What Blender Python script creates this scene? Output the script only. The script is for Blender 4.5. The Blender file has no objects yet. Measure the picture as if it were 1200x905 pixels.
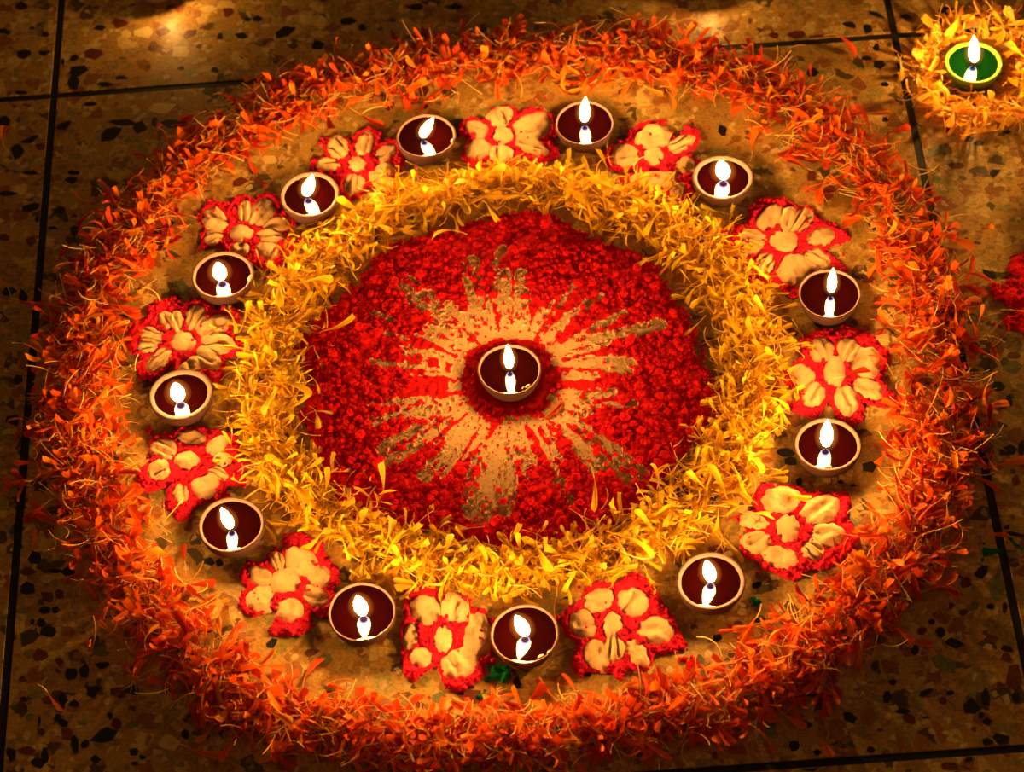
import bpy, bmesh, math
import numpy as np
from mathutils import Matrix, Vector

SC = bpy.context.scene
COL = SC.collection
rng = np.random.default_rng(11)

# ------------------------------------------------------------------ camera, world, exposure
CAM = (0.644707248, 0.0461513823, -0.053709295, 0.0219652294, -1.10181947, 1.45854582, 2863.4428)
PX_W, PX_H = 1200.0, 905.0


def rot3(a, b, c):
    ca, sa, cb, sb, cc, s_ = math.cos(a), math.sin(a), math.cos(b), math.sin(b), math.cos(c), math.sin(c)
    rx = np.array([[1, 0, 0], [0, ca, -sa], [0, sa, ca]])
    ry = np.array([[cb, 0, sb], [0, 1, 0], [-sb, 0, cb]])
    rz = np.array([[cc, -s_, 0], [s_, cc, 0], [0, 0, 1]])
    return rz @ ry @ rx


CAM_R = rot3(*CAM[:3])
CAM_P = np.array(CAM[3:6])


def at(px, py, z=0.0):
    """Point of the level plane at height z that was measured at this pixel of the photograph."""
    d = CAM_R @ np.array([(px - PX_W / 2) / CAM[6], -(py - PX_H / 2) / CAM[6], -1.0])
    t = (z - CAM_P[2]) / d[2]
    return CAM_P + d * t


def metre_per_px(px, py):
    return float(np.hypot(*(at(px + 5, py) - at(px - 5, py))[:2]) / 10)


cam_data = bpy.data.cameras.new('camera')
cam = bpy.data.objects.new('camera', cam_data)
COL.objects.link(cam)
M = Matrix([list(CAM_R[i]) + [CAM_P[i]] for i in range(3)] + [[0, 0, 0, 1]])
cam.matrix_world = M
cam_data.sensor_fit = 'HORIZONTAL'
cam_data.sensor_width = 36
cam_data.lens = CAM[6] * 36 / PX_W
cam_data.clip_start = 0.05
cam_data.dof.use_dof = True
cam_data.dof.focus_distance = float(np.linalg.norm(at(610, 560) - CAM_P))
cam_data.dof.aperture_fstop = 9.0
SC.camera = cam

world = bpy.data.worlds.new('night')
SC.world = world
world.use_nodes = True
world.node_tree.nodes['Background'].inputs['Color'].default_value = (1.0, 0.45, 0.10, 1)
world.node_tree.nodes['Background'].inputs['Strength'].default_value = 0.048

SC.view_settings.view_transform = 'Standard'
SC.view_settings.look = 'None'
SC.view_settings.gamma = 1
SC.view_settings.use_curve_mapping = False
SC.view_settings.exposure = 1.0
FLAME_STRENGTH = 260.0          # every flame burns equally bright
FLAME_COLOUR = (1.0, 0.49, 0.10, 1)
SC.cycles.use_denoising = True
SC.cycles.max_bounces = 6
SC.cycles.sample_clamp_indirect = 4.0


# ------------------------------------------------------------------ materials
def mat(name):
    m = bpy.data.materials.new(name)
    m.use_nodes = True
    nt = m.node_tree
    return m, nt, nt.nodes['Principled BSDF'], nt.nodes['Material Output']


def node(nt, kind, **kw):
    n = nt.nodes.new(kind)
    for k, v in kw.items():
        if k in n.inputs:
            n.inputs[k].default_value = v
        else:
            setattr(n, k, v)
    return n


def ramp(nt, stops, interp='LINEAR'):
    r = nt.nodes.new('ShaderNodeValToRGB')
    r.color_ramp.interpolation = interp
    e = r.color_ramp.elements
    while len(e) < len(stops):
        e.new(0.5)
    for x, (p, c) in zip(e, stops):
        x.position = p
        x.color = tuple(c) + (1,)
    return r


def mixc(nt, fac, a, b, mode='MIX'):
    n = nt.nodes.new('ShaderNodeMix')
    n.data_type = 'RGBA'
    n.blend_type = mode
    for sock, v in ((n.inputs['Factor'], fac), (n.inputs['A'], a), (n.inputs['B'], b)):
        s = [i for i in n.inputs if i.name == sock.name and i.type == ('VALUE' if sock.name == 'Factor' else 'RGBA')][0]
        if isinstance(v, bpy.types.NodeSocket):
            nt.links.new(v, s)
        else:
            s.default_value = v if sock.name == 'Factor' else tuple(v) + (1,)
    return [o for o in n.outputs if o.type == 'RGBA'][0]


def terrazzo():
    m, nt, b, out = mat('terrazzo')
    L = nt.links.new
    geo = node(nt, 'ShaderNodeNewGeometry')
    n1 = node(nt, 'ShaderNodeTexNoise', Scale=14.0, Detail=5.0)
    L(geo.outputs['Position'], n1.inputs['Vector'])
    base = ramp(nt, [(0.3, (0.37, 0.195, 0.045)), (0.7, (0.55, 0.325, 0.08))])
    L(n1.outputs['Fac'], base.inputs['Fac'])
    warp = node(nt, 'ShaderNodeTexNoise', Scale=160.0, Detail=2.0)
    L(geo.outputs['Position'], warp.inputs['Vector'])
    vm = node(nt, 'ShaderNodeVectorMath', operation='MULTIPLY_ADD')
    L(warp.outputs['Color'], vm.inputs[0])
    vm.inputs[1].default_value = (0.006, 0.006, 0.0)
    L(geo.outputs['Position'], vm.inputs[2])
    col = base.outputs['Color']
    for scale, keep, stops in (
        (75.0, 0.55, [(0.0, (0.40, 0.23, 0.06)), (0.22, (0.66, 0.46, 0.16)), (0.42, (0.26, 0.08, 0.02)), (0.62, (0.30, 0.25, 0.07)),
                      (0.74, (0.50, 0.32, 0.09)), (0.85, (0.03, 0.03, 0.015))]),
        (190.0, 0.42, [(0.0, (0.30, 0.13, 0.05)), (0.3, (0.64, 0.46, 0.20)), (0.55, (0.26, 0.20, 0.08)), (0.8, (0.50, 0.33, 0.12)), (0.95, (0.05, 0.035, 0.02))]),
    ):
        v = node(nt, 'ShaderNodeTexVoronoi', Scale=scale, voronoi_dimensions='2D')
        L(vm.outputs['Vector'], v.inputs['Vector'])
        e = node(nt, 'ShaderNodeTexVoronoi', Scale=scale, voronoi_dimensions='2D', feature='DISTANCE_TO_EDGE')
        L(vm.outputs['Vector'], e.inputs['Vector'])
        sep = node(nt, 'ShaderNodeSeparateColor')
        L(v.outputs['Color'], sep.inputs['Color'])
        r = ramp(nt, stops, 'CONSTANT')
        L(sep.outputs['Red'], r.inputs['Fac'])
        a = node(nt, 'ShaderNodeMath', operation='LESS_THAN')
        L(sep.outputs['Green'], a.inputs[0])
        a.inputs[1].default_value = keep
        d = node(nt, 'ShaderNodeMath', operation='GREATER_THAN')
        L(e.outputs['Distance'], d.inputs[0])
        d.inputs[1].default_value = 0.09
        k = node(nt, 'ShaderNodeMath', operation='MULTIPLY')
        L(a.outputs[0], k.inputs[0])
        L(d.outputs[0], k.inputs[1])
        k2 = node(nt, 'ShaderNodeMath', operation='MULTIPLY')
        L(k.outputs[0], k2.inputs[0])
        k2.inputs[1].default_value = 0.85
        col = mixc(nt, k2.outputs[0], col, r.outputs['Color'])
    fine = node(nt, 'ShaderNodeTexNoise', Scale=420.0, Detail=3.0)
    L(geo.outputs['Position'], fine.inputs['Vector'])
    fr = ramp(nt, [(0.35, (0.72, 0.7, 0.66)), (0.62, (1.08, 1.06, 1.0))])
    L(fine.outputs['Fac'], fr.inputs['Fac'])
    col = mixc(nt, 1.0, col, fr.outputs['Color'], 'MULTIPLY')
    L(col, b.inputs['Base Color'])
    b.inputs['Roughness'].default_value = 0.42
    b.inputs['Specular IOR Level'].default_value = 0.3
    return m


def plain(name, colour, rough=0.5, spec=0.3, grain=None, dark=0.6):
    """One colour with a little mottling at the given grain (metres)."""
    m, nt, b, out = mat(name)
    b.inputs['Roughness'].default_value = rough
    b.inputs['Specular IOR Level'].default_value = spec
    if grain:
        geo = node(nt, 'ShaderNodeNewGeometry')
        n = node(nt, 'ShaderNodeTexNoise', Scale=1 / grain, Detail=3.0)
        nt.links.new(geo.outputs['Position'], n.inputs['Vector'])
        r = ramp(nt, [(0.3, tuple(c * dark for c in colour)), (0.7, colour)])
        nt.links.new(n.outputs['Fac'], r.inputs['Fac'])
        nt.links.new(r.outputs['Color'], b.inputs['Base Color'])
        bp = node(nt, 'ShaderNodeBump', Strength=0.5, Distance=grain * 0.3)
        nt.links.new(n.outputs['Fac'], bp.inputs['Height'])
        nt.links.new(bp.outputs['Normal'], b.inputs['Normal'])
    else:
        b.inputs['Base Color'].default_value = tuple(colour) + (1,)
    return m


def petal_mat(name, stops, translucent=0.3, attribute=True):
    """Petal: colour differs from petal to petal (by attribute in the heaps, by object for single ones); light also shines through."""
    m, nt, b, out = mat(name)
    L = nt.links.new
    r = ramp(nt, stops)
    if attribute:
        a = node(nt, 'ShaderNodeAttribute', attribute_name='tint')
        L(a.outputs['Fac'], r.inputs['Fac'])
    else:
        a = node(nt, 'ShaderNodeObjectInfo')
        L(a.outputs['Random'], r.inputs['Fac'])
    L(r.outputs['Color'], b.inputs['Base Color'])
    b.inputs['Roughness'].default_value = 0.6
    b.inputs['Specular IOR Level'].default_value = 0.15
    t = node(nt, 'ShaderNodeBsdfTranslucent')
    L(r.outputs['Color'], t.inputs['Color'])
    mx = node(nt, 'ShaderNodeMixShader')
    mx.inputs[0].default_value = translucent
    L(b.outputs[0], mx.inputs[1])
    L(t.outputs[0], mx.inputs[2])
    L(mx.outputs[0], out.inputs['Surface'])
    return m


def flame_mats():
    m = bpy.data.materials.new('flame_core')
    m.use_nodes = True
    nt = m.node_tree
    nt.nodes.clear()
    L = nt.links.new
    out = node(nt, 'ShaderNodeOutputMaterial')
    a = node(nt, 'ShaderNodeAttribute', attribute_name='height')
    c = ramp(nt, [(0.0, (0.16, 0.28, 1.0)), (0.05, (0.30, 0.36, 0.9)), (0.10, FLAME_COLOUR[:3]), (1.0, FLAME_COLOUR[:3])])
    L(a.outputs['Fac'], c.inputs['Fac'])
    s = node(nt, 'ShaderNodeMapRange')
    L(a.outputs['Fac'], s.inputs['Value'])
    for k, v in (('From Min', 0.05), ('From Max', 0.28), ('To Min', 0.5), ('To Max', FLAME_STRENGTH)):
        s.inputs[k].default_value = v
    e = node(nt, 'ShaderNodeEmission')
    L(c.outputs['Color'], e.inputs['Color'])
    L(s.outputs['Result'], e.inputs['Strength'])
    L(e.outputs[0], out.inputs['Surface'])
    g = bpy.data.materials.new('bloom_halo')  # emissive volume, an imitated bloom halo and not part of the flame
    g.use_nodes = True
    nt = g.node_tree
    nt.nodes.clear()
    L = nt.links.new
    out = node(nt, 'ShaderNodeOutputMaterial')
    e = node(nt, 'ShaderNodeEmission')
    e.inputs['Color'].default_value = (1.0, 0.27, 0.025, 1)
    e.inputs['Strength'].default_value = 6.0
    L(e.outputs[0], out.inputs['Volume'])
    return m, g


MAT = dict(
    terrazzo=terrazzo(),
    joint=plain('black_joint', (0.012, 0.011, 0.010), 0.7),
    k=plain('black_stone', (0.012, 0.010, 0.008), 0.4),
    d=plain('dark_grey_stone', (0.07, 0.055, 0.03), 0.45, 0.3, 0.004),
    r=plain('dark_red_stone', (0.16, 0.03, 0.014), 0.45, 0.3, 0.004),
    b=plain('brown_red_stone', (0.38, 0.14, 0.05), 0.45, 0.3, 0.004),
    c=plain('cream_stone', (0.72, 0.52, 0.20), 0.45, 0.3, 0.004, 0.8),
    g=plain('grey_green_stone', (0.20, 0.19, 0.08), 0.45, 0.3, 0.004),
    red=plain('red_powder', (0.78, 0.010, 0.016), 0.95, 0.05, 0.0012),
    pink=plain('pink_red_powder', (0.78, 0.016, 0.055), 0.95, 0.05, 0.0012),
    cream=plain('cream_powder', (0.74, 0.46, 0.25), 0.95, 0.05, 0.0009, 0.82),
    green=plain('green_powder', (0.01, 0.22, 0.06), 0.9, 0.05, 0.001),
    clay=plain('fired_clay', (0.105, 0.047, 0.048), 0.75, 0.2, 0.0014, 0.7),
    wax=plain('dark_red_wax', (0.0045, 0.0001, 0.00015), 0.04, 0.45),
    greenwax=plain('green_wax', (0.0004, 0.010, 0.001), 0.04, 0.45),
    limeclay=plain('lime_green_clay', (0.10, 0.15, 0.014), 0.7, 0.2, 0.0014, 0.8),
    drip=plain('pale_wax_drip', (0.45, 0.26, 0.14), 0.35, 0.4),
    wick=plain('charred_wick', (0.03, 0.02, 0.015), 0.8),
)
ORANGE = [(0.0, (0.42, 0.020, 0.004)), (0.3, (0.76, 0.075, 0.006)), (0.6, (0.91, 0.16, 0.008)), (1.0, (0.95, 0.34, 0.02))]
YELLOW = [(0.0, (0.80, 0.38, 0.012)), (0.4, (0.92, 0.56, 0.02)), (1.0, (0.96, 0.72, 0.05))]
AMBER = [(0.0, (0.85, 0.28, 0.015)), (0.5, (0.93, 0.50, 0.03)), (1.0, (0.95, 0.68, 0.10))]
STALK = [(0.0, (0.80, 0.30, 0.04)), (0.5, (0.92, 0.60, 0.15)), (1.0, (0.95, 0.75, 0.28))]
for nm, st in (('orange', ORANGE), ('yellow', YELLOW), ('amber', AMBER), ('stalk', STALK)):
    MAT[nm] = petal_mat(nm + '_petal', st)
    MAT[nm + '_one'] = petal_mat(nm + '_single_petal', st, attribute=False)
MAT['flame'], MAT['bloom'] = flame_mats()


# ------------------------------------------------------------------ helpers
def mesh(name, verts, faces, mats, smooth=True, mat_index=None, attr=None):
    me = bpy.data.meshes.new(name)
    verts = np.asarray(verts, dtype=np.float64)
    if isinstance(faces, np.ndarray):
        n, k = faces.shape
        me.vertices.add(len(verts))
        me.vertices.foreach_set('co', verts.astype(np.float32).ravel())
        me.loops.add(n * k)
        me.loops.foreach_set('vertex_index', faces.astype(np.int32).ravel())
        me.polygons.add(n)
        me.polygons.foreach_set('loop_start', np.arange(0, n * k, k, dtype=np.int32))
        me.update(calc_edges=True)
        me.validate()
    else:
        me.from_pydata(verts.tolist(), [], faces)
    for m in (mats if isinstance(mats, (list, tuple)) else [mats]):
        me.materials.append(m)
    np_ = len(me.polygons)
    me.polygons.foreach_set('use_smooth', np.full(np_, bool(smooth)))
    if mat_index is not None:
        me.polygons.foreach_set('material_index', np.asarray(mat_index, dtype=np.int32))
    for k, v in (attr or {}).items():
        a = me.attributes.new(k, 'FLOAT', 'POINT')
        a.data.foreach_set('value', np.asarray(v, dtype=np.float32))
    me.update()
    return me


def obj(name, me, parent=None, loc=None):
    o = bpy.data.objects.new(name, me)
    COL.objects.link(o)
    o.parent = parent
    if loc is not None:
        o.location = [float(x) for x in loc]
    return o


def tag(o, label=None, cat=None, group=None, kind=None):
    for k, v in (('label', label), ('category', cat), ('group', group), ('kind', kind)):
        if v:
            o[k] = v
    return o


def thing(name, label, cat, loc, group=None):
    o = obj(name, None, None, loc)
    o.empty_display_size = 0.02
    return tag(o, label, cat, group)


_tab = np.random.default_rng(5).random((256, 256))


def vnoise(x, y, scale):
    """Smooth value noise in 0..1 with features of the given size (metres)."""
    x = np.asarray(x) / scale + 91.3
    y = np.asarray(y) / scale + 37.7
    ix, iy = np.floor(x).astype(int), np.floor(y).astype(int)
    fx, fy = x - ix, y - iy
    fx, fy = fx * fx * (3 - 2 * fx), fy * fy * (3 - 2 * fy)
    g = lambda a, b: _tab[a % 256, b % 256]
    return (g(ix, iy) * (1 - fx) + g(ix + 1, iy) * fx) * (1 - fy) + (g(ix, iy + 1) * (1 - fx) + g(ix + 1, iy + 1) * fx) * fy


def lathe(profile, n=40, wobble=None):
    """Revolve (r, z) pairs; the last ring is left open unless its radius is 0."""
    th = np.linspace(0, 2 * math.pi, n, endpoint=False)
    v, f = [], []
    for (r, z) in profile:
        for i, t in enumerate(th):
            k = wobble(t, z) if wobble else 1.0
            v.append((r * k * math.cos(t), r * k * math.sin(t), z))
    for j in range(len(profile) - 1):
        for i in range(n):
            a, b = j * n + i, j * n + (i + 1) % n
            f.append((a, b, b + n, a + n))
    return v, f


def smoothstep(a, b, x):
    t = np.clip((x - a) / (b - a), 0, 1)
    return t * t * (3 - 2 * t)


_ico = None


def clumps(pos, size, seed=0):
    """Rough lumps of powder (squashed icosahedra) at pos with the given radii: verts, tris."""
    global _ico
    if _ico is None:
        p = (1 + 5 ** .5) / 2
        v = np.array([(-1, p, 0), (1, p, 0), (-1, -p, 0), (1, -p, 0), (0, -1, p), (0, 1, p), (0, -1, -p), (0, 1, -p), (p, 0, -1), (p, 0, 1), (-p, 0, -1), (-p, 0, 1)])
        f = np.array([(0, 11, 5), (0, 5, 1), (0, 1, 7), (0, 7, 10), (0, 10, 11), (1, 5, 9), (5, 11, 4), (11, 10, 2), (10, 7, 6), (7, 1, 8),
                      (3, 9, 4), (3, 4, 2), (3, 2, 6), (3, 6, 8), (3, 8, 9), (4, 9, 5), (2, 4, 11), (6, 2, 10), (8, 6, 7), (9, 8, 1)])
        _ico = v / np.linalg.norm(v[0]), f
    r = np.random.default_rng(seed)
    n = len(pos)
    v, f = _ico
    k = r.uniform(.72, 1.22, (n, 12, 1))
    yaw = r.uniform(0, 6.28, n)
    c, s = np.cos(yaw)[:, None], np.sin(yaw)[:, None]
    V = v[None] * k * size[:, None, None]
    V = np.stack([V[..., 0] * c - V[..., 1] * s, V[..., 0] * s + V[..., 1] * c, V[..., 2] * .8], -1) + pos[:, None]
    F = (f[None] + 12 * np.arange(n)[:, None, None]).reshape(-1, 3)
    return V.reshape(-1, 3), F


# ------------------------------------------------------------------ the setting: terrazzo tiles with black joints
floor = obj('floor', None)
tag(floor, kind='structure')
TW, TD, GAP, TH = 0.70, 0.70 * 0.95224, 0.0060, 0.012
NX = (-2, 2)
NY = (-2, 2)
w_, d_ = (NX[1] - NX[0] + 1) * TW / 2, (NY[1] - NY[0] + 1) * TD / 2
bed_v = [(x, y, z) for z in (-TH - 0.02, -0.0006) for (x, y) in ((-w_, -d_), (w_, -d_), (w_, d_), (-w_, d_))]
obj('joint_bed', mesh('joint_bed', bed_v, [(3, 2, 1, 0), (4, 5, 6, 7), (0, 1, 5, 4), (1, 2, 6, 5), (2, 3, 7, 6), (3, 0, 4, 7)], MAT['joint'], False), floor)


def slab(w, d, h, bev):
    v, f = [], []
    for (k, z) in ((0, -h), (0, -bev), (bev, 0)):
        v += [(-w / 2 + k, -d / 2 + k, z), (w / 2 - k, -d / 2 + k, z), (w / 2 - k, d / 2 - k, z), (-w / 2 + k, d / 2 - k, z)]
    f = [(3, 2, 1, 0), (8, 9, 10, 11)]
    for r in (0, 4):
        for i in range(4):
            a, b = r + i, r + (i + 1) % 4
            f.append((a, b, b + 4, a + 4))
    return v, f


tile_me = mesh('tile', *slab(TW - GAP, TD - GAP, TH, 0.0003), MAT['terrazzo'], False)
TILE = {}
for i in range(NX[0], NX[1] + 1):
    for j in range(NY[0], NY[1] + 1):
        TILE[i, j] = obj('tile', tile_me, floor, (i * TW, j * TD, 0))
CHIPS = """25,7,13,8,0,k 5,37,13,7,0,k 37,33,7,3,0,k 53,40,8,6,0,k 28,63,15,10,0,k 52,62,13,6,0,k 72,72,8,8,0,k 87,68,10,7,0,k
92,83,20,12,0,k 87,97,12,15,0,k 123,99,17,6,0,k 142,91,13,5,0,k 117,33,13,7,0,k 258,42,6,9,0,k 283,42,13,8,0,k 290,23,8,5,0,k
302,22,12,7,0,k 333,37,25,10,25,k 372,53,13,10,0,k 180,55,13,10,0,r 192,37,15,10,20,r 222,40,18,9,35,r 212,80,7,5,0,k 252,82,8,7,0,k
5,142,13,12,0,k 20,177,13,17,0,k 35,164,20,7,15,k 143,143,25,8,0,k 130,157,25,12,25,k 164,149,17,12,0,k 182,143,7,12,0,k 201,145,22,8,0,k
75,147,15,7,30,k 106,122,13,5,0,k 25,109,15,5,0,k 36,203,17,5,0,k 83,211,15,7,0,k 87,202,13,5,0,k 37,243,22,10,15,k 70,247,13,8,0,k
10,227,23,5,0,k 45,257,7,8,0,k 62,267,12,4,0,k 88,270,10,10,0,k 280,214,18,9,20,r 297,200,10,8,0,r 303,212,12,7,0,r 198,262,15,7,0,k
185,272,20,10,0,r 36,283,10,10,0,r 5,278,12,8,0,r 50,172,13,9,0,r 110,63,20,10,0,r 140,27,17,10,0,r 267,15,13,10,0,r 168,39,23,13,0,c
148,40,13,8,0,c 213,62,20,13,0,c 190,127,25,13,10,c 243,10,20,8,0,c 188,13,13,7,0,c 377,27,12,13,0,c 360,23,18,12,0,c 317,187,17,9,0,c
390,130,20,8,0,c 408,25,15,7,0,k 487,8,17,6,0,k 533,8,13,7,0,k 425,32,8,8,0,k 455,123,12,13,0,r 496,107,12,12,0,r 497,125,8,5,0,k
672,106,17,10,0,r 730,108,10,6,0,r 775,42,17,8,0,k 1110,13,18,9,0,k 1028,17,22,5,-20,k 1085,23,12,9,0,k 1017,33,9,12,0,k 995,29,15,6,-15,k
1060,20,12,5,0,k 907,41,10,6,0,r 933,40,18,8,0,r 959,43,20,4,0,r 953,85,13,11,0,k 1031,76,15,10,0,k 1016,68,12,5,0,k 1027,55,7,9,0,k
1037,99,10,5,0,k 1122,194,18,7,0,r 1166,202,12,9,40,k 1135,163,12,7,0,k 1147,168,13,6,0,k 1112,152,10,8,0,k 1087,137,8,6,0,k 1038,140,8,5,0,k
951,205,12,12,40,r 970,227,15,17,-40,r 847,153,10,12,0,k 1025,262,12,13,0,k 1132,282,5,9,0,k 1180,155,10,4,0,k 1098,210,10,6,0,g 1098,177,23,12,20,g
1017,328,13,8,0,r 927,390,20,10,0,r 1035,375,20,20,0,c 1038,398,25,13,0,c 1170,453,12,12,30,k 1183,470,7,12,0,k 1177,473,10,12,0,r 1180,528,18,13,10,k
1197,525,7,17,0,k 1172,512,15,7,-20,g 1018,546,13,15,0,k 920,530,20,9,0,k 927,540,15,9,0,k 918,487,17,6,-10,r 937,565,7,9,0,k 985,565,7,5,0,k
1000,569,7,3,0,k 1033,525,18,10,-15,b 1188,417,15,8,0,r 1040,305,12,7,0,r 1160,322,17,8,-30,k 1190,563,10,10,0,r 1187,430,17,13,0,g 10,341,15,10,0,k
27,348,9,15,0,k 123,407,12,7,0,k 143,426,15,7,0,r 137,520,12,8,0,k 129,535,15,15,0,r 15,492,17,13,0,k 22,445,10,10,0,k 145,370,10,5,0,k
213,338,20,17,0,g 40,654,16,14,0,k 32,690,17,13,20,k 31,670,17,9,0,r 80,670,13,9,0,k 65,669,17,5,0,k 52,715,12,8,0,k 65,715,7,7,0,k
48,730,9,9,0,k 57,740,18,13,0,k 35,747,22,16,40,d 38,729,5,7,0,k 83,790,14,15,0,k 99,787,12,15,0,k 119,780,17,8,0,k 109,810,17,14,0,k
141,811,19,11,0,r 156,809,12,12,40,k 73,821,10,13,0,k 87,825,13,7,0,k 60,821,20,8,0,r 68,841,7,10,0,k 74,848,11,9,0,k 28,820,8,6,0,k
28,829,9,7,0,r 122,862,27,14,15,k 88,872,8,20,0,k 99,872,10,8,45,k 13,885,13,15,45,k 53,886,9,17,0,k 44,894,15,11,0,k 111,890,11,9,0,k
32,880,20,9,0,r 46,845,3,11,0,k 129,839,7,9,45,k 217,861,10,10,0,k 232,860,13,7,0,r 157,881,9,8,0,k 167,888,7,6,0,k 157,895,9,5,0,k
243,738,10,8,0,k 257,745,13,10,0,g 318,755,13,8,45,k 280,745,20,11,0,b 345,785,20,17,0,b 380,773,20,13,30,g 365,765,15,8,20,r 275,786,17,8,0,r
245,658,13,9,0,k 257,660,8,8,0,k 55,700,15,13,0,r 70,696,10,10,0,r 70,775,10,9,0,r 48,768,20,13,0,r 80,740,18,11,0,b 92,770,15,11,0,b
137,848,12,12,0,r 78,860,15,13,0,r 48,858,9,8,0,r 27,796,8,7,0,r 230,610,8,10,0,r 207,683,8,8,0,r 33,766,10,10,0,g 118,765,18,8,0,g
35,841,11,8,30,g 97,846,13,8,0,g 155,850,13,7,0,g 197,870,23,17,0,c 478,690,7,9,0,k 513,818,15,13,0,g 552,816,25,17,0,r 490,826,15,7,0,r
598,830,13,11,-40,r 606,800,10,12,0,k 618,839,17,5,0,k 633,816,23,20,0,b 705,831,28,13,0,b 685,835,10,6,0,k 689,788,10,9,0,k 723,844,10,7,0,k
728,818,23,10,40,b 667,701,10,4,0,k 963,691,17,9,0,r 970,714,15,8,0,k 887,686,11,8,0,k 892,728,14,7,0,k 841,748,11,8,0,k 865,732,13,8,0,r
988,702,25,17,-30,g 842,644,23,11,0,r 998,613,12,13,0,g 1018,610,17,12,0,b 1014,621,9,9,0,b 1018,634,15,13,0,b 1118,754,25,11,-15,k 1179,760,15,7,-20,k
1107,779,28,18,-20,g 1046,800,9,7,0,k 1085,812,15,7,30,k 1113,812,11,6,0,k 1155,816,11,19,0,k 1137,829,19,17,0,k 1150,839,7,7,0,k 1157,846,10,9,0,k
1157,870,12,11,0,k 1173,866,19,11,-20,k 1190,818,9,12,0,k 1188,793,20,33,0,r 1173,803,11,7,0,r 1180,771,15,9,-20,r 1057,834,15,6,0,k 1018,840,17,15,0,b
1085,841,9,3,0,k 1066,843,15,9,-20,r 931,875,14,11,0,k 1021,879,8,8,0,k 957,882,9,7,0,k 1055,870,11,17,0,b 1105,821,7,9,0,r 1040,818,10,13,0,k
995,841,15,13,0,k 943,850,20,8,0,k 1162,748,12,8,0,r 1132,683,12,11,45,r 1150,671,17,11,30,k 1169,688,19,30,0,g 1161,711,9,7,0,k 1177,713,6,11,0,k
1142,710,11,9,0,g 1115,710,7,7,0,r 1128,718,10,8,0,r 1102,741,9,11,0,k 1072,763,8,10,0,k 1092,729,8,7,0,k 1080,740,11,10,0,r 903,855,15,17,0,g
1180,618,7,5,0,k 1188,626,23,4,-10,k 1113,898,17,10,0,r 1135,890,10,7,0,k 950,900,20,8,0,k 1078,870,17,15,0,b 983,861,17,15,0,b"""
for k_, c in enumerate(CHIPS.split()):
    px, py, w, h, a, kind = c.split(',')
    px, py, w, h, a = float(px), float(py), float(w), float(h), math.radians(float(a))
    r = np.random.default_rng(100 + k_)
    n = int(r.integers(5, 8))
    t = np.sort((np.arange(n) + r.uniform(-.32, .32, n)) * 2 * math.pi / n)
    rad = r.uniform(.95, 1.45, n)
    ring = []
    for tt, q in zip(t, rad):
        x, y = w / 2 * q * math.cos(tt), h / 2 * q * math.sin(tt)
        X, Y = x * math.cos(a) - y * math.sin(a), x * math.sin(a) + y * math.cos(a)
        ring.append(at(px + X, py - Y))
    ring = np.array(ring)
    g = ring.mean(0)
    ti, tj = round(g[0] / TW), round(g[1] / TD)
    tc = np.array([ti * TW, tj * TD, 0])
    hw, hd = (TW - GAP) / 2 - .001, (TD - GAP) / 2 - .001
    loc = ring - tc
    loc[:, 0] = np.clip(loc[:, 0], -hw, hw)
    loc[:, 1] = np.clip(loc[:, 1], -hd, hd)
    cc = loc.mean(0)
    loc -= cc
    top = np.c_[loc[:, :2] * .97, np.full(n, .00018)]
    bot = np.c_[loc[:, :2], np.full(n, -.0012)]
    faces = [tuple(range(n, 2 * n))] + [(i, (i + 1) % n, n + (i + 1) % n, n + i) for i in range(n)]
    vv = np.r_[bot, top]
    area = np.cross(loc[1, :2] - loc[0, :2], loc[2, :2] - loc[0, :2])
    if area < 0:
        faces = [f[::-1] for f in faces]
    obj('stone_chip', mesh('stone_chip', vv, faces, MAT[kind], False), TILE[ti, tj], cc)

# ------------------------------------------------------------------ the powder disc in the middle
def grid_faces(nx, ny):
    i, j = np.meshgrid(np.arange(nx - 1), np.arange(ny - 1), indexing='ij')
    a = (i * ny + j).ravel()
    return np.stack([a, a + ny, a + ny + 1, a + 1], -1)


def part_of(name, X, Y, Z, faces, m, parent, origin, smooth=True):
    if len(faces) == 0:
        return None
    used, inv = np.unique(faces.ravel(), return_inverse=True)
    v = np.c_[X.ravel()[used] - origin[0], Y.ravel()[used] - origin[1], Z.ravel()[used]]
    return obj(name, mesh(name, v, inv.reshape(faces.shape), m, smooth), parent)


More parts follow.
